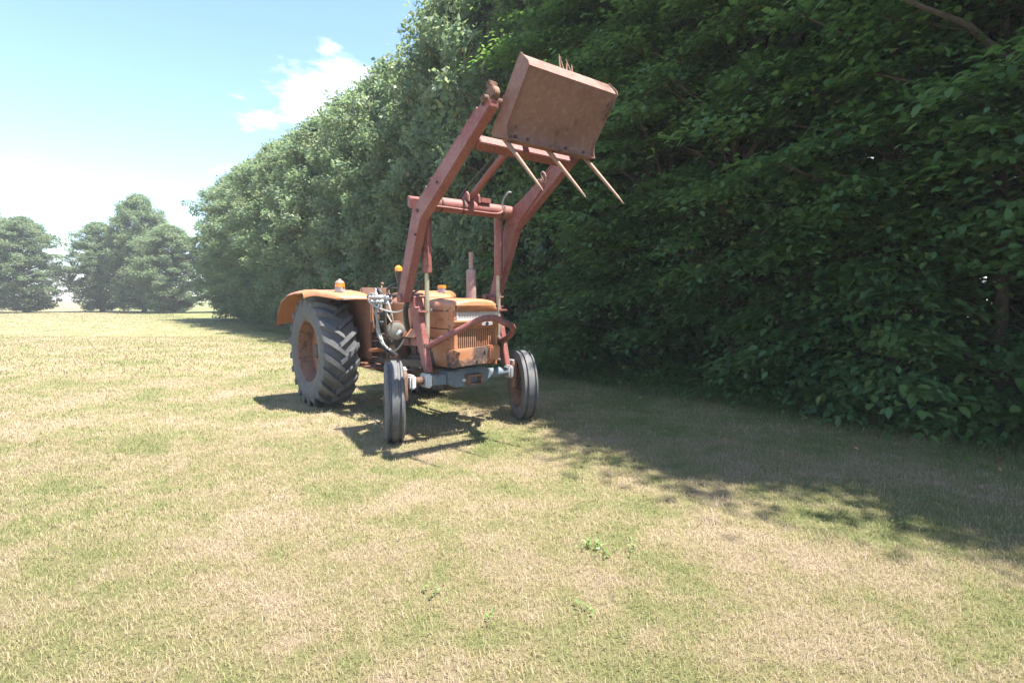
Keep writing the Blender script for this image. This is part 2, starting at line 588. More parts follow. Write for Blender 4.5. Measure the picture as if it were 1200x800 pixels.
# ---- front: lamp grille, ledge, badge, lower grille, chin
def build_front():
    y0, y1 = L0 - 0.205, L0 + 0.235
    obj('lamp_board', MB().box(0.245, 0.262, y0 - 0.02, y1 - 0.005, 1.085, 1.216), M['reflector'], ROOT)
    for c in (y0 + 0.10, y1 - 0.10):
        obj('headlight', MB().lathe([(0.2622, 0.05), (0.270, 0.048), (0.275, 0.03), (0.276, 0.001)], 20, (0, c, 1.150), 'x'), M['lampglass'], ROOT, 0, 60)
    fr = MB()
    for a, b, c, d in ((y0 - 0.016, y1 + 0.016, 1.203, 1.217), (y0 - 0.016, y1 + 0.016, 1.083, 1.098)):
        fr.box(0.268, 0.296, a, b, c, d)
    fr.box(0.268, 0.2955, y0 - 0.016, y0, 1.098, 1.203)
    fr.box(0.268, 0.2955, y1, y1 + 0.016, 1.098, 1.203)
    g = obj('lamp_grille', fr, M['whitepaint'], ROOT, 0.003)
    n = 25
    bar = None
    for i in range(n):
        yy = y0 + (i + 0.5) * (y1 - y0) / n
        if bar is None:
            bar = obj('grille_bar', MB().box(0.279, 0.2925, -0.0042, 0.0042, 1.097, 1.204), M['grillebar'], g, 0, 35, (0, yy, 0))
        else:
            copy_obj(bar, g, (0, yy, 0))
    # corner posts beside the lamp grille
    obj('nose_post', MB().box(0.20, 0.292, L0 - 0.253, y0 - 0.018, 1.085, 1.216), M['orange'], ROOT, 0.006)
    # ledge under the lamps with the badge
    led = MB().prism([(0.18, 1.026), (0.305, 1.026), (0.315, 1.034), (0.33, 1.075), (0.318, 1.082), (0.18, 1.082)], L0 - 0.262, L0 + 0.25)
    obj('nose_ledge', led, M['orange'], ROOT, 0.004)
    b = obj('badge', MB().box(0.316, 0.330, L0 + 0.04, L0 + 0.165, 1.029, 1.066), M['badge'], ROOT, 0.003)
    em = MB().lathe([(0.330, 0.018), (0.335, 0.017), (0.336, 0.001)], 16, (0, L0 + 0.10, 1.048), 'x')
    obj('badge_emblem', em, M['blackpart'], b, 0, 40)
    # lower grille
    gy0, gy1 = L0 - 0.215, L0 + 0.225
    obj('radiator_core', MB().box(0.20, 0.225, gy0 - 0.02, gy1 + 0.01, 0.81, 1.022), M['dark'], ROOT)
    fr = MB().box(0.24, 0.296, gy0 - 0.038, gy0, 0.815, 1.022).box(0.24, 0.296, gy1, gy1 + 0.026, 0.815, 1.022).box(0.238, 0.294, gy0, gy1, 1.006, 1.0225)
    g = obj('radiator_grille', fr, M['orange'], ROOT, 0.004)
    n = 20
    bar = None
    for i in range(n):
        yy = gy0 + (i + 0.5) * (gy1 - gy0) / n
        if bar is None:
            bar = obj('grille_bar', MB().box(0.276, 0.284, -0.0042, 0.0042, 0.815, 1.008), M['orange'], g, 0, 35, (0, yy, 0))
        else:
            copy_obj(bar, g, (0, yy, 0))
    # chin casting
    ch = MB().prism_x([(L0 - 0.285, 0.645), (L0 + 0.155, 0.662), (L0 + 0.205, 0.725), (L0 + 0.215, 0.83), (L0 - 0.285, 0.812)], 0.20, 0.335)
    chin = obj('chin_panel', ch, M['orange_rusty'], ROOT, 0.012)
    obj('chin_lug', MB().box(0.20, 0.375, L0 + 0.115, L0 + 0.23, 0.70, 0.838), M['orange'], chin, 0.014)
    for a, c in ((-0.23, 0.78), (-0.02, 0.70), (0.07, 0.79)):
        obj('bolt', MB().lathe([(0.33, 0.014), (0.345, 0.014), (0.346, 0.001)], 6, (0, L0 + a, c), 'x'), M['iron'], chin, 0, 20)


build_front()


# ---- engine, gearbox, rear axle
def build_drive():
    obj('engine_block', MB().box(-0.75, -0.02, L0 - 0.15, L0 + 0.15, 0.45, 0.93), M['iron'], ROOT, 0.03)
    mb = MB()
    for k in range(3):
        mb.box(-0.66 + k * 0.2, -0.52 + k * 0.2, L0 - 0.20, L0 - 0.145, 0.62, 0.88)
    obj('cylinder_cover', mb, M['iron'], ROOT, 0.015)
    obj('oil_sump', MB().prism([(-0.72, 0.46), (-0.06, 0.46), (-0.10, 0.36), (-0.62, 0.33)], L0 - 0.12, L0 + 0.12), M['iron'], ROOT, 0.02)
    obj('injection_pump', MB().box(-0.62, -0.30, L0 - 0.27, L0 - 0.15, 0.56, 0.70), M['iron'], ROOT, 0.02)
    obj('gearbox', MB().box(-1.75, -0.74, L0 - 0.17, L0 + 0.17, 0.40, 0.86), M['iron'], ROOT, 0.04)
    obj('rear_axle_housing', MB().lathe([(L0 - 0.5, 0.10), (L0 - 0.24, 0.12), (L0 - 0.20, 0.25), (L0 + 0.20, 0.25), (L0 + 0.24, 0.12), (L0 + 0.5, 0.10)], 20, (-1.98, 0, 0.67), 'y', True), M['iron'], ROOT, 0, 40)
    # fuel filters beside the cowl
    for s, h, rr in ((-1.16, 0.99, 0.055),):
        f = obj('fuel_filter', MB().lathe([(h - 0.02, 0.03), (h, rr), (h + 0.10, rr), (h + 0.115, rr + 0.012), (h + 0.14, rr + 0.008), (h + 0.15, 0.02)], 18, (s, -0.30, 0), 'z', True), M['blackpart'], ROOT, 0, 40)
        obj('filter_band', MB().lathe([(h + 0.03, rr + 0.002), (h + 0.042, rr + 0.002)], 18, (s, -0.30, 0), 'z'), M['steel'], f)
    # loader sub-frame rails low along the engine
    for y in (-0.40, 0.32):
        obj('frame_rail', MB().beam((-1.55, y * 0.8, 0.56), (0.02, y, 0.66), 0.05, 0.07), M['iron'], ROOT, 0.008)
    obj('frame_brace', MB().beam((-0.62, -0.33, 0.83), (-0.10, -0.40, 0.86), 0.05, 0.07), M['red'], ROOT, 0.008)
    obj('frame_brace', MB().beam((-0.62, 0.25, 0.83), (-0.10, 0.32, 0.86), 0.05, 0.07), M['red'], ROOT, 0.008)
    # foot boards, pedals and the levers
    for sgn in (-1, 1):
        y = L0 + sgn * 0.32
        obj('foot_board', MB().box(-1.62, -1.06, y - 0.14, y + 0.14, 0.50, 0.525), M['orange_brown'], ROOT, 0.006)
        p = obj('pedal', MB().beam((-1.05, y, 0.60), (-1.30, y, 0.78), 0.025, 0.03).box(-1.36, -1.26, y - 0.05, y + 0.05, 0.775, 0.80), M['iron'], ROOT, 0.004)
    obj('step_plate', MB().box(-1.16, -1.02, -0.50, -0.36, 0.70, 0.73), M['orange'], ROOT, 0.006)
    obj('tool_box', MB().box(-0.95, -0.72, -0.36, -0.24, 0.60, 0.78), M['orange_brown'], ROOT, 0.012)
    # added orange plate beside the lamp, tilted to catch sun as a lit patch
    sun_plate = MB().prism_x([(-0.40, 0.985), (-0.455, 0.905), (-0.445, 0.90), (-0.385, 0.975)], -0.42, -0.17)
    obj('engine_side_cover', sun_plate, M['orange'], ROOT, 0.002)


build_drive()


# ---- front axle
def build_axle():
    car = MB().prism_x([(-0.275, 0.47), (-0.19, 0.432), (0.06, 0.425), (0.16, 0.46), (0.225, 0.50), (0.235, 0.575), (0.10, 0.615), (-0.12, 0.612), (-0.275, 0.592)], -0.02, 0.175)
    c = obj('axle_carrier', car, M['bluegrey'], ROOT, 0.014)
    hb = MB().box(0.17, 0.25, -0.10, 0.075, 0.535, 0.555).box(0.17, 0.25, -0.10, 0.075, 0.452, 0.47).box(0.171, 0.249, -0.10, -0.075, 0.47, 0.535).box(0.171, 0.249, 0.05, 0.075, 0.47, 0.535)
    obj('tow_bracket', hb, M['rim'], c, 0.004)
    for y in (-0.115, 0.095):
        obj('bolt', MB().lathe([(0.172, 0.016), (0.196, 0.016), (0.198, 0.001)], 6, (0, y, 0.50), 'x'), M['whitepaint'], c, 0, 20)
    obj('axle_beam', MB().box(0.03, 0.135, -0.44, -0.272, 0.468, 0.568), M['bluegrey'], ROOT, 0.01)
    obj('axle_beam', MB().lathe([(0.232, 0.052), (0.40, 0.052)], 16, (0.08, 0, 0.525), 'y', True), M['bluegrey'], ROOT, 0, 40)
    obj('axle_clamp', MB().box(0.015, 0.155, -0.505, -0.441, 0.455, 0.585), M['whitepaint'], ROOT, 0.014)
    obj('axle_tube', MB().lathe([(-0.60, 0.038), (-0.505, 0.038)], 14, (0.08, 0, 0.52), 'y', True), M['rim'], ROOT, 0, 40)
    obj('axle_tube', MB().lathe([(0.402, 0.043), (0.50, 0.043)], 14, (0.08, 0, 0.525), 'y', True), M['bluegrey'], ROOT, 0, 40)
    for sgn, y in ((-1, -0.665), (1, 0.555)):
        obj('axle_end', MB().box(0.02, 0.14, min(y - sgn * 0.065, y - sgn * 0.005), max(y - sgn * 0.065, y - sgn * 0.005), 0.455, 0.585), M['whitepaint'] if sgn < 0 else M['lampgrey'], ROOT, 0.016)
        k = obj('king_pin', MB().lathe([(0.35, 0.03), (0.36, 0.036), (0.60, 0.036), (0.62, 0.022)], 14, (0.08, y + sgn * 0.033, 0), 'z', True), M['rim'], ROOT, 0, 40)
        # steering arm and spindle
        obj('steering_arm', MB().beam((0.08, y + sgn * 0.033, 0.628), (-0.10, y - sgn * 0.05, 0.632), 0.05, 0.022), M['lampgrey'], k, 0.005)
        obj('spindle', MB().tube([(0.08, y + sgn * 0.033, 0.372), (0.08, y + sgn * 0.14, 0.37)], 0.032, 14), M['iron'], k)
    obj('tie_rod', MB().tube([(-0.09, -0.63, 0.606), (-0.10, 0.52, 0.606)], 0.016, 10), M['iron'], ROOT)


build_axle()


# ---- front wheels
def front_wheel(loc, steer):
    w = empty('front_wheel', loc, steer, ROOT)
    prof = [(-0.066, 0.250), (-0.078, 0.258), (-0.086, 0.29), (-0.084, 0.325), (-0.074, 0.348),
            (-0.070, 0.362), (-0.054, 0.366), (-0.050, 0.350), (-0.032, 0.350), (-0.026, 0.370),
            (0.026, 0.370), (0.032, 0.350), (0.050, 0.350), (0.054, 0.366), (0.070, 0.362),
            (0.074, 0.348), (0.084, 0.325), (0.086, 0.29), (0.078, 0.258), (0.066, 0.250)]
    obj('tyre', MB().lathe(prof, 56), M['rubber'], w, 0, 32)
    rim = [(-0.077, 0.262), (-0.070, 0.246), (-0.045, 0.236), (-0.015, 0.222), (0.03, 0.222), (0.05, 0.236), (0.070, 0.246), (0.077, 0.262)]
    obj('rim', MB().lathe(rim, 40), M['rim'], w, 0, 40)
    sg = 1 if loc[1] < 0 else -1
    disc = [(0.016, 0.223), (0.010, 0.19), (-0.030, 0.155), (-0.042, 0.10), (-0.030, 0.075), (-0.024, 0.062)]
    obj('wheel_disc', MB().lathe([(sg * a, b) for a, b in disc], 40), M['rim'], w, 0, 40)
    hub = [(-0.10, 0.001), (-0.10, 0.035), (-0.085, 0.052), (-0.03, 0.056), (0.0, 0.07), (0.03, 0.066), (0.055, 0.05), (0.075, 0.04), (0.075, 0.001)]
    obj('hub', MB().lathe([(sg * a, b) for a, b in hub], 20), M['iron'], w, 0, 40)
    bolt = None
    for k in range(6):
        a = k * math.pi / 3
        m = MB().lathe([(0.036, 0.011), (0.06, 0.011), (0.061, 0.001)], 6, (0.115 * math.cos(a), 0, 0.115 * math.sin(a)), 'y')
        m.v = [(v[0], v[1] * -sg, v[2]) for v in m.v]
        obj('wheel_bolt', m, M['iron'], w, 0, 20)
    return w


front_wheel((0.08, -0.80, 0.360), R(-24.3))
front_wheel((0.08, 0.705, 0.360), R(-24.3))


# ---- rear wheels
def rear_wheel(loc, sgn):
    w = empty('rear_wheel', loc, 0, ROOT)
    RR, HW = 0.675, 0.205
    Rt = RR - 0.058
    prof = [(-0.155, 0.36), (-0.185, 0.38), (-0.208, 0.46), (-0.208, 0.54), (-0.192, 0.592), (-0.155, Rt - 0.012), (-0.08, Rt), (0, Rt + 0.004)]
    prof = prof + [(-a, b) for a, b in reversed(prof[:-1])]
    obj('tyre', MB().lathe(prof, 64), M['rubber'], w, 0, 32)
    n = 21
    protos = []
    for side in (-1, 1):
        mb = MB()
        rings = []
        # from past the middle, out over the shoulder
        for t in np.linspace(0, 1, 8):
            y = side * (-0.030 + t * (HW + 0.032))
            a = -0.29 + 0.30 * t        # trailing angle, shoulders lead
            ay = abs(y)
            if ay < 0.155:
                base = Rt - 0.006
                top = RR - 0.012 * (ay / 0.155) ** 2
            else:
                q = (ay - 0.155) / 0.06
                base = Rt - 0.012 - 0.05 * q
                top = RR - 0.012 - 0.035 * q * q - 0.01 * q
            wa = (0.036 + 0.016 * t) / RR
            wt = wa * 0.72
            ring = []
            for rad, da in ((base, -wa), (top, -wt), (top, wt), (base, wa)):
                ang = a + da
                ring.append((rad * math.cos(ang), y, rad * math.sin(ang)))
            rings.append(ring)
        mb.loft(rings)
        protos.append(obj('lug', mb, M['rubber'], w, 0.004, 30))
    step = 2 * math.pi / n
    for si, pr in enumerate(protos):
        for k in range(n):
            rot = (0, -(k + 0.5 * si) * step, 0)
            if k == 0:
                pr.rotation_euler = rot
            else:
                copy_obj(pr, w, (0, 0, 0), rot)
    rim = [(-0.185, 0.388), (-0.18, 0.362), (-0.12, 0.345), (-0.06, 0.33), (0.06, 0.33), (0.12, 0.345), (0.18, 0.362), (0.185, 0.388)]
    obj('rim', MB().lathe(rim, 48), M['rim'], w, 0, 40)
    disc = [(0.02, 0.332), (0.03, 0.25), (0.0, 0.18), (-0.01, 0.10)]
    obj('wheel_disc', MB().lathe([(sgn * a, b) for a, b in disc], 40), M['orange_brown'], w, 0, 40)
    hub = [(-0.06, 0.11), (0.0, 0.11), (0.04, 0.09), (0.09, 0.08), (0.10, 0.001)]
    obj('hub', MB().lathe([(sgn * a, b) for a, b in hub], 20), M['iron'], w, 0, 40)
    return w


rear_wheel((-1.99, -0.715, 0.655), -1)
rear_wheel((-1.99, sym(-0.715), 0.655), 1)


# ---- fenders with marker lamps
def build_fender(sgn):
    yi = L0 + sgn * 0.365         # inner wall
    yo = L0 + sgn * 1.0           # outer edge

    def Y(a):                     # a = 0 inner .. 1 outer
        return yi + (yo - yi) * a
    # profile over the wheel: front lip up and back over the tyre
    top = [(-1.265, 1.285), (-1.285, 1.308), (-1.34, 1.338), (-1.45, 1.362), (-1.68, 1.380), (-1.95, 1.385), (-2.25, 1.36), (-2.50, 1.28), (-2.66, 1.14), (-2.74, 0.98)]
    ob = MB()
    rings = []
    aa = [0.0, 0.02, 0.10, 0.30, 0.50, 0.62, 0.70, 0.80, 0.92, 1.0]
    dz = [-0.045, -0.012, 0.0, 0.003, 0.0, -0.004, 0.0, 0.0, -0.014, -0.04]
    back = [0, 0, 0, 0, 0, 0.02, 0.14, 0.27, 0.33, 0.36]      # the outer part of the lip is cut back
    for s, h in top:
        ring = []
        for a, d, bk in zip(aa, dz, back):
            f = max(0.0, min(1.0, (s + 1.75) / 0.48))
            ss = s - bk * f
            hh = h + d + (0.05 * f * bk / 0.36)
            ring.append((ss, Y(a), hh))
        # underside
        for (a, d, bk), p in zip(reversed(list(zip(aa, dz, back))), reversed(ring[:])):
            ring.append((p[0], p[1], p[2] - 0.012))
        rings.append(ring)
    ob.loft(rings)
    fe = obj('fender', ob, M['orange'], ROOT, 0, 50)
    # inner wall of the fender
    poly = [(-1.285, 0.60), (-1.268, 1.25), (-1.36, 1.315), (-1.65, 1.355), (-2.0, 1.36), (-2.35, 1.28), (-2.6, 1.08), (-2.68, 0.8), (-2.4, 0.60)]
    y0, y1 = sorted((yi - sgn * 0.006, yi + sgn * 0.012))
    obj('fender_wall', MB().prism(poly, y0, y1), M['orange_brown'], fe, 0.003)
    # bright folded edge along the front of the wall
    y0, y1 = sorted((yi - sgn * 0.035, yi - sgn * 0.0065))
    obj('fender_flange', MB().prism([(-1.28, 0.90), (-1.265, 1.25), (-1.255, 1.25), (-1.27, 0.90)], y0, y1), M['orange'], fe, 0.002)
    # marker lamp: grey box, amber band, pale dome, cap
    yl = L0 + sgn * 0.66
    lam = obj('marker_lamp', MB().lathe([(1.352, 0.062), (1.41, 0.062), (1.412, 0.055)], 4, (-1.43, yl, 0), 'z', True), M['lampgrey'], ROOT, 0.008)
    lam.rotation_euler = (0, 0, 0)
    obj('amber_lens', MB().lathe([(1.412, 0.056), (1.445, 0.054), (1.449, 0.04)], 18, (-1.43, yl, 0), 'z', True), M['amber'], lam, 0, 40)
    if sgn < 0:
        obj('clear_lens', MB().lathe([(1.449, 0.053), (1.465, 0.050), (1.482, 0.036), (1.488, 0.012)], 18, (-1.43, yl, 0), 'z', True), M['clearlens'], lam, 0, 50)
        obj('lamp_cap', MB().lathe([(1.486, 0.018), (1.495, 0.018), (1.50, 0.008)], 12, (-1.43, yl, 0), 'z', True), M['lampgrey'], lam, 0, 40)


build_fender(-1)
build_fender(1)


# ---- exhaust
def build_exhaust():
    c = (-0.07, 0.15, 0)
    m = obj('exhaust_muffler', MB().lathe([(1.26, 0.046), (1.285, 0.050), (1.56, 0.050), (1.575, 0.045), (1.582, 0.026)], 20, c, 'z', True), M['exhaust'], ROOT, 0, 40)
    obj('exhaust_pipe', MB().lathe([(1.575, 0.024), (1.745, 0.024), (1.752, 0.026), (1.752, 0.021), (1.70, 0.020)], 16, c, 'z'), M['exhaust'], m, 0, 40)


build_exhaust()


# ---- driver's place
def build_cab():
    # steering wheel and column
    ctr = Vector((-1.17, L0, 1.40))
    ax = Vector((-0.45, 0, 0.9)).normalized()
    u = ax.cross(Vector((0, 1, 0))).normalized()
    v = Vector((0, 1, 0))
    ring = [ctr + (u * math.cos(a) + v * math.sin(a)) * 0.20 for a in np.linspace(0, 2 * math.pi, 33)]
    sw = obj('steering_wheel', MB().tube(ring, 0.013, 8, False), M['blackpart'], ROOT)
    for k in range(3):
        a = k * 2 * math.pi / 3 + 0.5
        obj('spoke', MB().tube([ctr, ctr + (u * math.cos(a) + v * math.sin(a)) * 0.195], 0.008, 8), M['blackpart'], sw)
    obj('steering_column', MB().tube([ctr, ctr - ax * 0.45], 0.02, 10), M['iron'], ROOT)
    obj('dash_panel', MB().prism([(-1.05, 1.05), (-1.05, 1.24), (-1.08, 1.26), (-1.12, 1.06)], L0 - 0.2, L0 + 0.2), M['iron'], ROOT, 0.01)
    seat = obj('seat', MB().box(-1.95, -1.55, L0 - 0.21, L0 + 0.21, 1.00, 1.08), M['seatvinyl'], ROOT, 0.03)
    obj('seat_back', MB().prism([(-1.95, 1.09), (-1.88, 1.09), (-1.95, 1.42), (-2.0, 1.42)], L0 - 0.20, L0 + 0.20), M['seatvinyl'], seat, 0.02)
    obj('seat_post', MB().beam((-1.75, L0, 0.86), (-1.75, L0, 1.0), 0.12, 0.12, (1, 0, 0)), M['iron'], seat)
    # rotating beacon on its stalk
    b = obj('beacon_stalk', MB().lathe([(1.10, 0.014), (1.45, 0.014), (1.50, 0.030), (1.575, 0.042), (1.585, 0.044)], 14, (-0.985, -0.20, 0), 'z', True), M['blackpart'], ROOT, 0, 40)
    obj('beacon_lens', MB().lathe([(1.585, 0.043), (1.61, 0.043), (1.635, 0.034), (1.648, 0.014), (1.65, 0.001)], 18, (-0.985, -0.20, 0), 'z'), M['amber'], b, 0, 60)


build_cab()


# ---- work lamp on the left of the engine
def build_lamp():
    c = Vector((-0.56, -0.45, 0.958))
    lamp = obj('work_lamp', MB().lathe([(-0.13, 0.02), (-0.12, 0.05), (-0.08, 0.082), (-0.02, 0.098), (0.0, 0.102), (0.012, 0.10), (0.014, 0.088)], 26, (0, 0, 0), 'x', True), M['lampgrey'], ROOT, 0, 40, c)
    lamp.rotation_euler = (0, R(6), R(-16))
    lamp.data.materials.clear(); lamp.data.materials.append(M['rim'])
    obj('lamp_glass', MB().lathe([(0.013, 0.090), (0.020, 0.075), (0.025, 0.045), (0.027, 0.001)], 26, (0, 0, 0), 'x'), M['lampglass'], lamp, 0, 60)
    obj('lamp_bulb', MB().lathe([(0.018, 0.036), (0.032, 0.030), (0.038, 0.001)], 16, (0, 0.028, -0.03), 'x'), M['steel'], lamp, 0, 60)
    obj('lamp_bracket', MB().beam((-0.62, -0.44, 0.86), (-0.62, -0.36, 0.66), 0.03, 0.05), M['iron'], ROOT, 0.004)


build_lamp()


# ---- hydraulic control valve with hoses
def build_valve():
    v = obj('control_valve', MB().box(-1.08, -0.80, -0.47, -0.37, 1.225, 1.325), M['lampgrey'], ROOT, 0.008)
    for k in range(4):
        s = -1.05 + k * 0.075
        obj('valve_spool', MB().lathe([(-0.53, 0.014), (-0.52, 0.022), (-0.475, 0.022)], 12, (s, 0, 1.30), 'y', True), M['steel'], v, 0, 40)
        obj('valve_spool', MB().lathe([(-0.52, 0.012), (-0.51, 0.019), (-0.475, 0.019)], 12, (s + 0.01, 0, 1.25), 'y', True), M['steel'], v, 0, 40)
    for k in range(4):
        obj('valve_cap', MB().lathe([(-0.80, 0.025), (-0.76, 0.025), (-0.75, 0.016)], 12, (0, -0.44 + 0.02 * (k % 2), 1.235 + 0.027 * k), 'x', True), M['steel'] if k % 2 == 0 else M['blackpart'], v, 0, 40)
    lv = obj('valve_lever', MB().tube([(-0.94, -0.42, 1.32), (-0.945, -0.43, 1.38), (-0.935, -0.42, 1.43)], 0.009, 8), M['steel'], v)
    obj('lever_knob', MB().lathe([(1.42, 0.002), (1.427, 0.016), (1.44, 0.021), (1.453, 0.016), (1.46, 0.002)], 12, (-0.935, -0.42, 0), 'z'), M['rim'], lv, 0, 70)
    obj('valve_lever', MB().tube([(-1.02, -0.42, 1.32), (-1.03, -0.43, 1.365)], 0.008, 8).lathe([(1.36, 0.002), (1.366, 0.014), (1.38, 0.014), (1.386, 0.002)], 10, (-1.03, -0.43, 0), 'z'), M['rim'], v)
    obj('valve_bracket', MB().beam((-0.95, -0.40, 1.225), (-0.95, -0.36, 0.62), 0.05, 0.02), M['iron'], v, 0.004)
    hs = [
        ([(-0.836, -0.475, 1.291), (-1.0, -0.50, 1.335), (-1.15, -0.50, 1.309), (-1.053, -0.51, 1.235), (-0.8, -0.50, 1.174), (-0.523, -0.48, 1.144), (-0.32, -0.46, 1.182), (-0.22, -0.43, 1.25)], 0.0098, 'hose'),
        ([(-1.06, -0.46, 1.23), (-1.06, -0.47, 1.17), (-1.038, -0.45, 1.076), (-1.003, -0.44, 0.908), (-0.921, -0.44, 0.801), (-0.718, -0.43, 0.733), (-0.559, -0.43, 0.772), (-0.441, -0.42, 0.876)], 0.0098, 'hose'),
        ([(-1.02, -0.46, 1.22), (-0.99, -0.46, 1.08), (-0.95, -0.45, 0.92), (-0.86, -0.45, 0.80), (-0.80, -0.42, 0.75), (-0.70, -0.36, 0.69)], 0.0098, 'hose'),
        ([(-0.944, -0.40, 1.24), (-0.90, -0.40, 1.143), (-0.83, -0.37, 1.03), (-0.76, -0.33, 0.96)], 0.008, 'hose'),
        ([(-1.08, -0.42, 1.29), (-1.16, -0.40, 1.30), (-1.20, -0.36, 1.20), (-1.17, -0.31, 1.10)], 0.013, 'blackhose'),
        ([(-0.20, -0.50, 1.27), (-0.27, -0.49, 1.18), (-0.33, -0.45, 1.05), (-0.38, -0.40, 0.95), (-0.40, -0.36, 0.80)], 0.026, 'blackhose'),
        ([(-1.40, -0.35, 0.46), (-1.1, -0.40, 0.54), (-0.8, -0.38, 0.50), (-0.5, -0.34, 0.52)], 0.012, 'blackhose'),
        ([(-1.52, -0.86, 0.98), (-1.28, -0.60, 0.98), (-1.25, -0.545, 0.88), (-1.265, -0.555, 0.66), (-1.33, -0.60, 0.42)], 0.009, 'blackhose'),
        ([(-0.99, -0.43, 1.33), (-0.98, -0.46, 1.40), (-0.90, -0.47, 1.37), (-0.86, -0.44, 1.30)], 0.009, 'blackhose'),
        ([(-1.07, -0.45, 1.24), (-1.13, -0.43, 1.10), (-1.10, -0.42, 0.92), (-0.98, -0.40, 0.74), (-0.80, -0.36, 0.66)], 0.011, 'blackhose'),
        ([(-0.80, -0.44, 1.26), (-0.70, -0.46, 1.22), (-0.66, -0.44, 1.08), (-0.72, -0.40, 0.94), (-0.86, -0.36, 0.82)], 0.008, 'hose'),
        ([(-1.09, -0.41, 1.32), (-1.12, -0.42, 1.38), (-1.06, -0.44, 1.39), (-1.03, -0.43, 1.33)], 0.008, 'steel'),
        ([(0, 0, 0), (0, 0, 1)], 0.01, 'hose'),
    ]
    del hs[7]
    for k in range(3):
        obj('valve_lever', MB().tube([(-0.86 - 0.06 * k, -0.40, 1.32), (-0.865 - 0.06 * k, -0.405, 1.37 + 0.012 * k)], 0.007, 8), M['rim'], v)
        obj('hose_union', MB().lathe([(1.19, 0.016), (1.225, 0.016)], 6, (-1.03 + 0.07 * k, -0.455, 0), 'z', True), M['steel'], v, 0, 20)
    for pts, r, m in hs[:-1]:
        obj('hose', MB().tube(spline(pts), r, 8), M[m], ROOT)


build_valve()


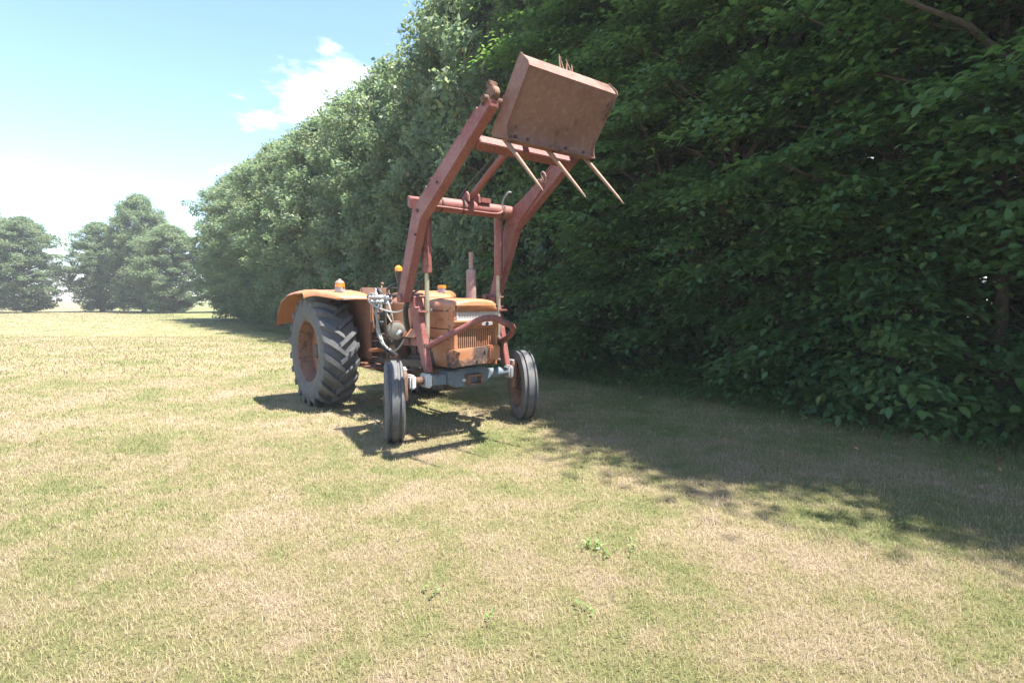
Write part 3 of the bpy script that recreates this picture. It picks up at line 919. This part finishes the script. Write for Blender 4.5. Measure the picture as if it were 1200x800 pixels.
# ---- loader
def build_loader():
    arm_poly = [(-0.265, 1.275), (-0.135, 1.25), (0.215, 1.985), (0.47, 2.15), (1.265, 2.682), (1.268, 2.735), (1.215, 2.777), (0.07, 2.10)]
    for sgn in (-1, 1):
        y0, y1 = sorted((sgn * 0.50, sgn * 0.585))
        arm = obj('loader_arm', MB().prism(arm_poly, y0, y1), M['red'], ROOT, 0.007)
        # gusset on the inner side of the knee
        ya, yb = sorted((sgn * 0.488, sgn * 0.4995))
        obj('knee_gusset', MB().prism([(0.10, 2.03), (0.27, 2.03), (0.66, 2.34), (0.60, 2.40), (0.16, 2.19)], ya, yb), M['red'], arm, 0.003)
        # square end cap of the cross tube standing out behind the knee
        ya, yb = sorted((sgn * 0.46, sgn * 0.592))
        obj('knee_cap', MB().prism([(-0.01, 2.13), (0.055, 2.10), (0.075, 2.19), (0.0, 2.225)], ya, yb), M['red'], arm, 0.004)
        # bucket pin and clevis at the arm end
        pin = obj('bucket_pin', MB().lathe([(sgn * 0.44, 0.028), (sgn * 0.615, 0.028), (sgn * 0.618, 0.012)], 14, (1.225, 0, 2.745), 'y', True), M['rim'], arm, 0, 40)
        ya, yb = sorted((sgn * 0.50, sgn * 0.56))
        obj('arm_eye', MB().lathe([(ya, 0.055), (yb, 0.055)], 18, (1.235, 0, 2.79), 'y', True), M['rim'], arm, 0.006)
        obj('pin_nut', MB().lathe([(ya, 0.03), (yb + 0.012, 0.03)], 6, (1.215, 0, 2.86), 'y', True), M['rim'], arm, 0.004)
        # grease marks left out; post that carries the arm
        ya, yb = sorted((sgn * 0.43, sgn * 0.494))
        post = obj('loader_post', MB().prism([(-0.205, 1.295), (-0.04, 1.295), (0.01, 1.12), (0.07, 0.90), (0.145, 0.60), (0.075, 0.60), (-0.055, 0.88), (-0.165, 1.12)], ya, yb), M['red'], ROOT, 0.006)
        ym = sgn * 0.47
        # pin handle: a small rectangular loop on the post
        h = [(-0.02, ym - 0.06, 1.20), (-0.02, ym - 0.06, 1.30), (-0.02, ym + 0.05, 1.30), (-0.02, ym + 0.05, 1.20), (-0.02, ym - 0.06, 1.20)]
        obj('pin_handle', MB().tube(h, 0.011, 8), M['red'], post)
        obj('post_plate', MB().box(0.0, 0.06, min(ym - 0.055, ym + 0.045), max(ym - 0.055, ym + 0.045), 1.155, 1.175), M['red'], post, 0.003)
        obj('pivot_shaft', MB().tube([(-0.19, sgn * 0.40, 1.29), (-0.19, sgn * 0.605, 1.29)], 0.042, 14), M['red'], post)
        # lift cylinder: barrel above, rod below
        yc = sgn * 0.42
        cyl = obj('lift_cylinder', MB().lathe([(1.525, 0.034), (1.53, 0.044), (1.56, 0.046), (2.08, 0.046), (2.12, 0.035)], 18, (0.035, yc, 0), 'z', True), M['red'], ROOT, 0, 40)
        obj('cylinder_rod', MB().lathe([(0.88, 0.022), (1.53, 0.022)], 14, (0.03, yc, 0), 'z', True), M['rod'], cyl, 0, 40)
        obj('rod_eye', MB().lathe([(yc - 0.028, 0.042), (yc + 0.028, 0.042)], 14, (0.03, 0, 0.865), 'y', True), M['iron'], cyl, 0.005)
        pts = [(0.05, yc, 2.06), (0.09, yc - 0.02, 1.98), (0.09, yc - 0.02, 1.75), (0.085, yc - 0.01, 1.60)]
        obj('cylinder_pipe', MB().tube(spline(pts, 5), 0.009, 8), M['red'], cyl)
    # middle cross tube and front cross beam
    ct = obj('cross_tube', MB().lathe([(-0.4995, 0.066), (0.4995, 0.066)], 22, (0.125, 0, 2.155), 'y', True), M['red'], ROOT, 0, 40)
    obj('tube_pipe', MB().tube(spline([(0.16, -0.48, 2.10), (0.195, -0.40, 2.12), (0.20, 0.0, 2.115), (0.195, 0.30, 2.12), (0.17, 0.40, 2.2)], 6), 0.011, 8), M['red'], ct)
    for y in (-0.33, -0.09, 0.37):
        obj('pipe_clip', MB().lathe([(y - 0.010, 0.073), (y + 0.010, 0.073)], 20, (0.125, 0, 2.155), 'y', True), M['iron'], ct, 0, 40)
    for y in (-0.045, 0.075):
        obj('link_ear', MB().prism([(0.06, 2.20), (0.20, 2.20), (0.19, 2.27), (0.155, 2.305), (0.11, 2.29)], y - 0.012, y + 0.012), M['red'], ct, 0.004)
    obj('ear_pad', MB().box(0.08, 0.20, 0.088, 0.21, 2.205, 2.255), M['red'], ct, 0.006)
    # tilt linkage from the cross tube to the bucket
    st = obj('tilt_strut', MB().tube(spline([(0.14, 0.01, 2.25), (0.42, 0.01, 2.41), (0.80, 0.0, 2.60), (1.13, 0.0, 2.71)], 5), [0.034] * 16, 10), M['red'], ROOT)
    obj('strut_pipe', MB().tube(spline([(0.10, -0.09, 2.24), (0.25, -0.06, 2.37), (0.50, -0.045, 2.50), (0.8, -0.04, 2.65)], 5), 0.010, 8), M['blackhose'], st)
    obj('cross_beam', MB().beam((0.985, -0.4995, 2.50), (0.985, 0.4995, 2.50), 0.085, 0.085, (-0.57, 0, 0.82)), M['red'], ROOT, 0.006)
    # short bent hooks standing on the cross tube and a chain link on the right arm
    obj('bent_hook', MB().tube(spline([(0.14, 0.385, 2.20), (0.16, 0.39, 2.27), (0.215, 0.41, 2.335), (0.24, 0.425, 2.33)], 6), 0.009, 8), M['hose'], ct)
    obj('bent_hook', MB().tube(spline([(0.12, -0.33, 2.225), (0.10, -0.37, 2.27), (0.05, -0.43, 2.315)], 6), 0.010, 8), M['hose'], ct)
    a = [Vector((0.66, 0.485, 2.42)) + Vector((0.035 * math.cos(t) * 0.8, -0.02 * math.sin(t), 0.045 * math.sin(t))) for t in np.linspace(0, 2 * math.pi, 15)]
    lk = MB().tube(a, 0.008, 6, False)
    b = [Vector((0.60, 0.48, 2.375)) + Vector((0.03 * math.cos(t), -0.03 * math.sin(t), 0.025 * math.sin(t + 0.8))) for t in np.linspace(0, 2 * math.pi, 15)]
    lk.tube(b, 0.008, 6, False)
    obj('chain_link', lk, M['exhaust'], ROOT)
    # the guard hoop round the nose
    hoop = [(-0.03, -0.46, 0.80), (0.06, -0.445, 0.83), (0.26, -0.385, 0.925), (0.40, -0.28, 1.01), (0.49, -0.17, 1.085), (0.51, -0.06, 1.108), (0.51, 0.04, 1.10), (0.505, 0.13, 1.06), (0.47, 0.235, 1.035), (0.40, 0.325, 0.985), (0.27, 0.385, 0.915), (0.13, 0.42, 0.865), (0.02, 0.44, 0.845)]
    obj('guard_hoop', MB().tube(spline(hoop, 5), 0.030, 12), M['red'], ROOT)
    for y in (-0.46, 0.44):
        obj('hoop_bracket', MB().box(-0.05, 0.09, y - 0.03, y + 0.05, 0.775, 0.865), M['iron'], ROOT, 0.006)
    # bucket: back plate, folded bottom and top flanges, side flanges turned back
    W = 0.455
    fold = [(1.262, 2.470), (1.290, 2.478), (1.275, 2.515), (1.552, 2.905), (1.476, 3.008)]
    th = 0.012
    nb = [(-0.8, 0.6)] * 5

    def strip(poly_pts, y0, y1, t=th):
        inner = []
        for i, p in enumerate(poly_pts):
            a = poly_pts[max(i - 1, 0)]; c = poly_pts[min(i + 1, len(poly_pts) - 1)]
            d = Vector((c[0] - a[0], c[1] - a[1])).normalized()
            inner.append((p[0] - d.y * t, p[1] + d.x * t))
        return MB().prism(list(poly_pts) + inner[::-1], y0, y1)
    prof = [(1.335, 2.462), (1.303, 2.474), (1.284, 2.496), (1.280, 2.522), (1.290, 2.552), (1.330, 2.612), (1.40, 2.705), (1.475, 2.804), (1.548, 2.897), (1.558, 2.912), (1.547, 2.932), (1.476, 3.012)]
    bk = obj('bucket', strip(prof, -W, W), M['bucket'], ROOT, 0, 40)
    for sgn in (-1, 1):
        ya, yb = sorted((sgn * W, sgn * (W + 0.010)))
        obj('bucket_side', MB().prism([(1.335, 2.454), (1.318, 2.50), (1.325, 2.57), (1.45, 2.74), (1.572, 2.905), (1.560, 2.94), (1.474, 3.026), (1.43, 2.975), (1.20, 2.66), (1.118, 2.545), (1.14, 2.512)], ya, yb), M['bucket'], bk, 0.002)
        obj('bucket_hanger', MB().prism([(1.20, 2.60), (1.30, 2.70), (1.33, 2.80), (1.22, 2.81), (1.17, 2.74)], *sorted((sgn * 0.40, sgn * 0.425))), M['bucket'], bk, 0.003)
    obj('bucket_lip', MB().beam((1.300, -W + 0.002, 2.458), (1.300, W - 0.002, 2.458), 0.075, 0.014), M['bucket'], bk, 0.004)
    for k, y in enumerate((-0.36, -0.24, 0.16, 0.36)):
        obj('bolt', MB().lathe([(-0.012, 0.013), (0.012, 0.013)], 6, (1.288, y, 2.50), 'x', True), M['iron'], bk)
    d = Vector((0.70, 0, -0.71)).normalized()
    for y in (-0.425, 0.0, 0.425):
        p0 = Vector((1.235, y, 2.485))
        t = MB().tube([p0, p0 + d * 0.08, p0 + d * 0.16, p0 + d * 0.38, p0 + d * 0.55, p0 + d * 0.63], [0.019, 0.019, 0.017, 0.014, 0.010, 0.003], 10)
        obj('tine', t, M['tine'], bk, 0, 50)
    # short stubble of broken tine rods on the back edge
    for y, dy, ln in ((-0.08, 0.01, 0.10), (-0.045, -0.02, 0.12), (-0.015, 0.02, 0.07), (0.03, -0.03, 0.10), (0.045, 0.01, 0.07)):
        obj('straw_stalk', MB().tube([(1.475, y, 3.005), (1.475 - 0.25 * ln, y + dy, 3.0 + ln)], [0.006, 0.003], 6), M['straw'], bk)

    # oil pipe with clips along each arm, weld plates and grease nipples
    for sgn in (-1, 1):
        y = sgn * 0.543
        pp = [(-0.24, y, 1.36), (0.02, y, 2.095), (0.10, y, 2.155), (0.60, y, 2.462), (1.05, y, 2.735)]
        pipe = obj('arm_pipe', MB().tube(spline(pp, 5), 0.009, 8), M['red'], ROOT)
        for (s0, h0) in ((-0.12, 1.70), (0.35, 2.315), (0.82, 2.60)):
            obj('pipe_clamp', MB().box(s0 - 0.02, s0 + 0.02, y - 0.02, y + 0.02, h0 - 0.012, h0 + 0.016), M['iron'], pipe, 0.003)
        yo = sgn * 0.5855
        for s0, h0, r in ((-0.19, 1.29, 0.022), (0.17, 2.07, 0.018), (0.13, 1.86, 0.012), (1.19, 2.72, 0.018), (0.52, 2.26, 0.012)):
            ya, yb = sorted((yo, yo + sgn * 0.014))
            obj('pin_head', MB().lathe([(ya, r), (yb, r)], 8, (s0, 0, h0), 'y', True), M['iron'], ROOT, 0.003, 20)
    for s0 in (-0.42, -0.1, 0.15):
        obj('bonnet_catch', MB().box(s0 - 0.018, s0 + 0.018, L0 - 0.262, L0 - 0.25, 1.165, 1.19), M['steel'], ROOT, 0.003)
    obj('filler_cap', MB().lathe([(1.308, 0.04), (1.335, 0.04), (1.342, 0.03), (1.344, 0.001)], 16, (-0.80, L0, 0), 'z', True), M['blackpart'], ROOT, 0, 40)


build_loader()


# ================================================================== trees
def leaves_mesh(name, C, D, Nn, S, mat, parent, kite=False):
    """C centres, D long directions, Nn normals (unit, n x 3), S lengths"""
    D = D / np.linalg.norm(D, axis=1, keepdims=True)
    T = np.cross(Nn, D)
    T /= np.linalg.norm(T, axis=1, keepdims=True) + 1e-9
    Nn = np.cross(D, T)
    S = S[:, None]
    w = 0.30
    if kite:
        P = [C - D * S * 0.5, C - D * S * 0.05 + T * S * w + Nn * S * 0.07, C + D * S * 0.5 - Nn * S * 0.06, C - D * S * 0.05 - T * S * w + Nn * S * 0.07]
        F = np.array([[0, 1, 2, 3]])
    else:
        P = [C - D * S * 0.5, C - D * S * 0.22 + T * S * w * 0.92 + Nn * S * 0.06, C + D * S * 0.18 + T * S * w * 0.85 + Nn * S * 0.05,
             C + D * S * 0.52 - Nn * S * 0.08, C + D * S * 0.18 - T * S * w * 0.85 + Nn * S * 0.05, C - D * S * 0.22 - T * S * w * 0.92 + Nn * S * 0.06]
        F = np.array([[0, 1, 2, 3], [0, 3, 4, 5]])
    k = len(P)
    V = np.stack(P, 1).reshape(-1, 3)
    n = len(C)
    FF = (F[None] + (np.arange(n) * k)[:, None, None]).reshape(-1, F.shape[1])
    return np_mesh(name, V, FF, mat, parent)


def unit(a):
    return a / (np.linalg.norm(a, axis=-1, keepdims=True) + 1e-9)


def make_tree(name, seed, H, zlow, rad, n_clump, per, leaf, mat, spray, trunk_r, kite=False, stems=1):
    """rad(z fraction) -> crown radius; spray True gives flat layered sprays, False rounded clumps"""
    g = np.random.default_rng(seed)
    root = empty(name)
    # trunk
    mb = MB()
    tops = []
    for q in range(stems):
        ox, oy = (g.normal(0, 0.12, 2) if stems > 1 else (0, 0))
        lean = g.normal(0, 0.025, 2)
        pts, rs = [], []
        for k in range(9):
            t = k / 8
            pts.append((ox + lean[0] * t * H + 0.05 * math.sin(3 * t + seed), oy + lean[1] * t * H + 0.05 * math.cos(4 * t + seed), -0.1 + t * H * 0.9))
            rs.append(max(0.012, trunk_r * (1.25 if k == 0 else 1.0) * (1 - t) ** 0.8 / (1 if q == 0 else 1.5)))
        mb.tube(pts, rs, 9)
        tops.append((pts, rs))
    obj('trunk', mb, M['bark'], root, 0, 60)
    # clumps in the crown
    ph = g.uniform(0, 6.28, 6)
    zc = zlow + (H - zlow) * g.beta(1.05, 1.0, n_clump)
    an = g.uniform(0, 2 * math.pi, n_clump)
    amp = 1.0 if spray else 0.6
    lump = 1 + amp * (0.16 * np.sin(3 * an + 1.3 * zc + ph[0]) + 0.13 * np.sin(5 * an - 2.1 * zc + ph[1]) + 0.12 * np.sin(2.6 * zc + ph[2]))
    ragged = g.normal(1.0, 0.10 if spray else 0.13, n_clump).clip(0.7, 1.22) + (g.random(n_clump) > 0.93) * 0.12 + (g.random(n_clump) > (0.95 if spray else 2.0)) * 0.26
    R0 = np.array([rad((z - zlow) / (H - zlow)) for z in zc]) * lump * ragged
    fr = 1 - 0.62 * g.random(n_clump) ** 1.7
    cx, cy = R0 * fr * np.cos(an), R0 * fr * np.sin(an)
    CC = np.stack([cx, cy, zc], 1)
    out = np.stack([np.cos(an), np.sin(an), np.zeros_like(an)], 1)
    # branches to every clump
    bb = MB()
    pts0 = tops[0][0]
    for i in range(n_clump):
        if i % 2 and spray:
            continue
        zt = max(0.2, zc[i] - 0.25 * R0[i] - 0.25)
        t = min(1.0, (zt + 0.1) / (H * 0.9))
        k = min(7, int(t * 8)); f = t * 8 - k
        b0 = Vector(pts0[k]).lerp(Vector(pts0[k + 1]), min(1, f))
        c = Vector(CC[i])
        mid = b0.lerp(c, 0.5) + Vector((0, 0, 0.08 * R0[i]))
        r0 = 0.010 + 0.012 * R0[i] * fr[i]
        bb.tube([b0, mid, c], [r0, r0 * 0.65, r0 * 0.25], 5, False)
    obj('branch', bb, M['bark'], root, 0, 60)
    # leaves
    m = n_clump * per
    idx = np.repeat(np.arange(n_clump), per)
    o = out[idx]
    lat = np.stack([-o[:, 1], o[:, 0], np.zeros(m)], 1)
    size = g.uniform(0.75, 1.3, n_clump)[idx]
    up = np.array([0, 0, 1.0])
    if spray:
        u = g.normal(0, 0.27, m) * size
        v = g.normal(0, 0.22, m) * size
        wz = g.normal(0, 0.04, m) * size - 0.45 * (np.maximum(u, -0.1) + 0.1) ** 2 - 0.25 * v * v
        C = CC[idx] + o * u[:, None] + lat * v[:, None] + up * wz[:, None]
        D = o * (0.55 + 0.5 * g.random(m))[:, None] + lat * (np.sign(v) * g.random(m) * 1.1)[:, None] + up * g.normal(-0.22, 0.28, m)[:, None]
        Nn = unit(up + o * g.normal(0.18, 0.30, m)[:, None] + lat * g.normal(0, 0.33, m)[:, None])
    else:
        q = unit(g.normal(0, 1, (m, 3))) * (g.random(m) ** 0.45)[:, None]
        C = CC[idx] + q * (np.array([0.30, 0.30, 0.22]) * 1.0) * size[:, None]
        C += g.normal(0, 0.05, (m, 3))
        D = unit(q + 0.5 * o + g.normal(0, 0.7, (m, 3)) + up * -0.35)
        Nn = unit(up * 0.75 + q * 0.6 + g.normal(0, 0.65, (m, 3)))
    C[:, 2] = np.maximum(C[:, 2], 0.03 + 0.05 * g.random(m))
    S = leaf * g.uniform(0.42, 1.38, m)
    leaves_mesh('crown', C, D, Nn, S, mat, root, kite)
    return root


def interp(xs, ys):
    return lambda t: float(np.interp(t, xs, ys))


def kids(o):
    return [c for c in bpy.data.objects if c.parent == o]


def place(proto, loc, rz, sc, label, group, first, tilt=0.0):
    if first:
        r = proto
    else:
        r = proto.copy()
        COL.objects.link(r)
        for ch in PARTS[proto.name]:
            c = ch.copy()
            COL.objects.link(c)
            c.parent = r
    r.location = loc
    r.rotation_euler = (tilt, 0, rz)
    r.scale = sc
    r['label'] = label
    r['category'] = 'tree'
    if group:
        r['group'] = group
    return r


hedge_r = interp([0, 0.08, 0.2, 0.4, 0.6, 0.8, 0.93, 1.0], [1.1, 1.3, 1.35, 1.35, 1.4, 1.25, 0.85, 0.4])
maple_r = interp([0, 0.1, 0.25, 0.5, 0.7, 0.85, 0.95, 1.0], [1.0, 1.35, 1.7, 1.9, 1.75, 1.3, 0.75, 0.25])
A = [make_tree('hornbeam_tree', 11 + k, 9.0, 0.10, hedge_r, 560, 200, 0.084, M['leaf_dark'], True, 0.09, False, 2) for k in range(3)]
B = [make_tree('maple_tree', 31 + k, 8.0, 0.25, maple_r, 620, 100, 0.115, M['leaf_light'], False, 0.14, True, 1) for k in range(3)]
PARTS = {p.name: kids(p) for p in A + B}

FACE = Vector((2.5, 7.1, 0)); ALONG = Vector((-0.645, 0.764, 0)); BACK = Vector((0.764, 0.645, 0))
ROW = []
ROW_A = [(-9.4, 1.1, 1.15, 1.32), (-7.7, 1.0, 1.2, 1.42), (-6.0, 1.0, 1.15, 1.17), (-4.4, 1.0, 1.15, 1.44), (-2.9, 1.0, 1.05, 1.17), (-1.4, 1.05, 1.05, 1.24),
         (0.1, 1.1, 1.0, 1.12), (1.6, 1.15, 1.0, 1.06), (3.1, 1.2, 1.0, 1.0)]
ROW_B = [(4.6, 1.4, 1.0, 1.22), (6.1, 1.5, 1.0, 1.14), (7.7, 1.6, 0.95, 1.08), (9.4, 1.5, 0.95, 0.95), (11.4, 1.5, 1.0, 0.99), (13.6, 1.6, 1.05, 0.97), (16.2, 1.6, 1.1, 0.96), (19.2, 1.7, 1.1, 0.98),
         (22.4, 1.7, 1.15, 1.0), (26.0, 1.8, 1.2, 1.0), (30.0, 1.9, 1.2, 1.0)]
for q, (k_, bk_, sw_, sh_) in enumerate(ROW_A):
    ROW.append(('A', k_, bk_, q % 3, 0.7 + 2.4 * q, sw_, sh_))
for q, (k_, bk_, sw_, sh_) in enumerate(ROW_B):
    ROW.append(('B', k_, bk_, q % 3, 0.3 + 1.7 * q, sw_, sh_))
# a second line right behind the first; its hornbeams are added to block light
for q, k_ in enumerate((-6.8, -4.6, -2.5, -0.6)):
    ROW.append(('A', k_, 2.9, (q + 1) % 3, 1.9 * q, 1.05, 1.1 - 0.01 * q))
ROW.append(('B', 1.3, 3.1, 1, 0.6, 1.1, 1.42))
ROW.append(('B', 3.2, 3.0, 2, 2.6, 1.1, 1.36))
LABELS = ['dark hornbeam tree out past the right picture edge, shading the lawn'] * 4 + [
    'dark hornbeam tree at the right picture edge, nearest of the leafy row',
    'dark hornbeam tree next after the one at the right picture edge',
    'dark hornbeam tree right of the tractor where the lawn lies in full shade',
    'dark hornbeam tree right of the tines pointing down from the bucket',
    'dark hornbeam tree behind the rusty right front wheel and the tine tips',
    'tall pale green tree directly behind the raised rusty bucket',
    'pale green tree behind the exhaust pipe and the right loader arm',
    'pale green tree behind the red cross tube between the two loader arms',
    'tall pale green tree behind the left loader arm, its edge against the sky',
    'yellowish green tree behind the orange beacon, crown against blue sky',
    'pale green tree behind the hydraulic valve, next left of the beacon tree',
    'pale green tree behind the marker lamp on the near fender, under the white cloud',
    'pale green tree in the row just left of the near rear wheel',
    'pale green tree, third from the far left end of the row',
    'pale green tree, second from the far left end of the row',
    'pale green tree at the far left end of the row'] + ['dark hornbeam tree mostly hidden behind the leafy row at right'] * 4 + [
    'tall pale green tree rising behind the dark row at upper right',
    'tall pale green tree rising behind the dark row beside the bucket']
used = set()
for i, (kind, k, bk, var, rz, sw, sh) in enumerate(ROW):  # kind, place along the row, set-back, variant, turn, scales
    pr = (A if kind == 'A' else B)[var]
    p = FACE + ALONG * k + BACK * bk
    place(pr, p, rz, (sw, sw, sh), LABELS[i], 'trees in the row behind the tractor', (kind, var) not in used)
    used.add((kind, var))

# far side of the field beyond the row
for i, x in enumerate(np.arange(-70, -16, 4.2)):
    place(B[i % 3], (x, 47 + 2 * math.sin(i * 1.7), 0), i * 1.3, (1.35, 1.35, 1.05 + 0.2 * math.sin(i * 2.3)), 'distant tree at the far edge of the lawn', 'distant trees beyond the lawn', False)


# ================================================================== grass
def grass(name, xs, ys, h, w, mat, seed, label):
    g = np.random.default_rng(seed)
    n = len(xs)
    a = g.uniform(0, 2 * math.pi, n)
    lean = g.uniform(0.1, 1.2, n)
    hh = h * g.uniform(0.45, 1.25, n)
    ww = w * g.uniform(0.6, 1.3, n)
    b = np.stack([xs, ys, np.zeros(n)], 1)
    side = np.stack([-np.sin(a), np.cos(a), np.zeros(n)], 1)
    fw = np.stack([np.cos(a), np.sin(a), np.zeros(n)], 1)
    up = np.array([0, 0, 1.0])
    mid = b + fw * (0.35 * lean * hh)[:, None] + up * (0.6 * hh)[:, None]
    tip = b + fw * (1.1 * lean * hh)[:, None] + up * (hh * np.maximum(0.25, 1 - 0.35 * lean))[:, None]
    V = np.stack([b - side * ww[:, None] / 2, b + side * ww[:, None] / 2, mid + side * ww[:, None] * 0.4, mid - side * ww[:, None] * 0.4, tip], 1).reshape(-1, 3)
    base = np.arange(n) * 5
    T = np.concatenate([np.stack([base, base + 1, base + 2], 1), np.stack([base, base + 2, base + 3], 1), np.stack([base + 3, base + 2, base + 4], 1)])
    o = np_mesh(name, V, T, mat)
    tag(o, label, None, None, 'stuff')
    return o


def wedge(y0, y1, dens, g, slack=0.5):
    wmax = 0.98 * y1 + slack
    n = int(dens * (y1 - y0) * 2 * wmax)
    y = g.uniform(y0, y1, n)
    x = g.uniform(-wmax, wmax, n)
    keep = np.abs(x) < 0.98 * y + slack
    # stay on the lawn side of the hedge
    d = (x - 2.5) * 0.764 + (y - 7.1) * 0.645
    keep &= d < 0.6
    return x[keep], y[keep]


gg = np.random.default_rng(5)
xa, ya = wedge(1.3, 2.8, 11000, gg)
xb, yb = wedge(2.8, 5.0, 4600, gg)
xc, yc = wedge(5.0, 9.0, 1300, gg)
xd, yd = wedge(9.0, 18.0, 320, gg)
xf, yf = wedge(18.0, 46.0, 42, gg)
xd, yd = np.concatenate([xd, xf]), np.concatenate([yd, yf])
grass('grass', xa, ya, 0.026, 0.0022, M['blade'], 1, 'short dry straw and green lawn grass nearest the bottom edge')
grass('grass', xb, yb, 0.030, 0.0032, M['blade'], 2, 'short lawn grass around the front wheels of the tractor')
grass('grass', xc, yc, 0.036, 0.0055, M['blade'], 3, 'lawn grass beneath and behind the tractor')
grass('grass', xd, yd, 0.05, 0.012 + 0.0009 * np.maximum(0, yd - 18), M['blade'], 4, 'lawn grass far behind the tractor towards the trees')
# longer unmown grass along the foot of the hedge
t = gg.uniform(-5, 20, 26000)
off = gg.normal(-0.05, 0.10, 26000) - np.abs(gg.normal(0, 0.3, 26000)) * (0.5 + 0.5 * np.sin(t * 2.3) * np.sin(t * 0.9 + 1))
xe, ye = 2.5 - 0.645 * t + 0.764 * off, 7.1 + 0.764 * t + 0.645 * off
grass('tall_grass', xe, ye, 0.11, 0.006, M['tall'], 6, 'longer green grass along the foot of the hedge')


# small broad-leaved weeds in the lawn
def weeds():
    g = np.random.default_rng(9)
    cs = [(0.40, 2.75), (0.47, 2.66), (0.62, 2.70), (0.44, 2.72), (-0.35, 2.3), (0.32, 2.15)]
    for k in range(9):
        cs.append((g.uniform(-3, 3), g.uniform(1.8, 6.0)))
    C, D, Nn, S = [], [], [], []
    for cx, cy in cs:
        for j in range(g.integers(9, 26)):
            r = abs(g.normal(0, 0.045)); a = g.uniform(0, 6.28)
            C.append((cx + r * math.cos(a), cy + r * math.sin(a), g.uniform(0.012, 0.045)))
            D.append((math.cos(a), math.sin(a), g.normal(0.15, 0.2)))
            Nn.append(unit(np.array([g.normal(0, .3), g.normal(0, .3), 1.0])))
            S.append(g.uniform(0.012, 0.026))
    o = leaves_mesh('weed_leaves', np.array(C), np.array(D), np.array(Nn), np.array(S), M['weed'], None)
    tag(o, 'small green broad leaved weeds scattered through the dry lawn', None, None, 'stuff')


weeds()


# low undergrowth and fallen leaves along the foot of the row
def undergrowth():
    g = np.random.default_rng(21)
    n = 9000
    t = g.uniform(-4, 12, n)
    w = np.abs(g.normal(0, 0.22, n)) * (0.55 + 0.45 * np.sin(t * 3.1) * np.sin(t * 1.3 + 0.6))
    z = 0.02 + g.random(n) ** 1.6 * np.maximum(0.04, 0.26 - 0.5 * w)
    off = 0.15 - 1.6 * w
    C = np.stack([2.5 - 0.645 * t + 0.764 * off, 7.1 + 0.764 * t + 0.645 * off, z], 1)
    D = g.normal(0, 1, (n, 3)) * np.array([1, 1, 0.5])
    Nn = unit(np.array([0, 0, 1.0]) + g.normal(0, 0.45, (n, 3)))
    o = leaves_mesh('undergrowth', C, D, Nn, g.uniform(0.02, 0.06, n), M['leaf_dark'], None)
    tag(o, 'low leafy undergrowth creeping out along the foot of the hedge', None, None, 'stuff')
    n = 1500
    t = g.uniform(-5, 10, n)
    off = 0.3 - np.abs(g.normal(0, 0.9, n))
    C = np.stack([2.5 - 0.645 * t + 0.764 * off, 7.1 + 0.764 * t + 0.645 * off, g.uniform(0.02, 0.04, n)], 1)
    Nn = unit(np.array([0, 0, 1.0]) + g.normal(0, 0.3, (n, 3)))
    o = leaves_mesh('fallen_leaves', C, g.normal(0, 1, (n, 3)) * np.array([1, 1, 0.2]), Nn, g.uniform(0.025, 0.055, n), M['litter'], None)
    tag(o, 'dry brown fallen leaves scattered on the shaded lawn by the hedge', None, None, 'stuff')


M['litter'] = leaf_mat('dry_leaf', (0.13, 0.07, 0.03), (0.22, 0.13, 0.06), (0.33, 0.22, 0.10), (0.3, 0.2, 0.08), 0.2)
undergrowth()


# ================================================================== added volume, lifts the shadows in place of lens glare
def build_veil():
    hb = MB().box(-320, 320, -320, 320, -1.0, 15.0)
    m = bpy.data.materials.new('thin_haze')
    m.use_nodes = True
    nt = m.node_tree
    nt.nodes.clear()
    o = nt.nodes.new('ShaderNodeOutputMaterial')
    v = nt.nodes.new('ShaderNodeVolumePrincipled')
    v.inputs['Color'].default_value = (0.93, 0.96, 1.0, 1)
    v.inputs['Density'].default_value = 0.0014
    v.inputs['Anisotropy'].default_value = 0.0
    nt.links.new(v.outputs[0], o.inputs['Volume'])
    h = obj('haze', hb, m, None, 0, 35, None, False)
    tag(h, 'thin bright summer haze over the lawn and trees', None, None, 'stuff')


build_veil()
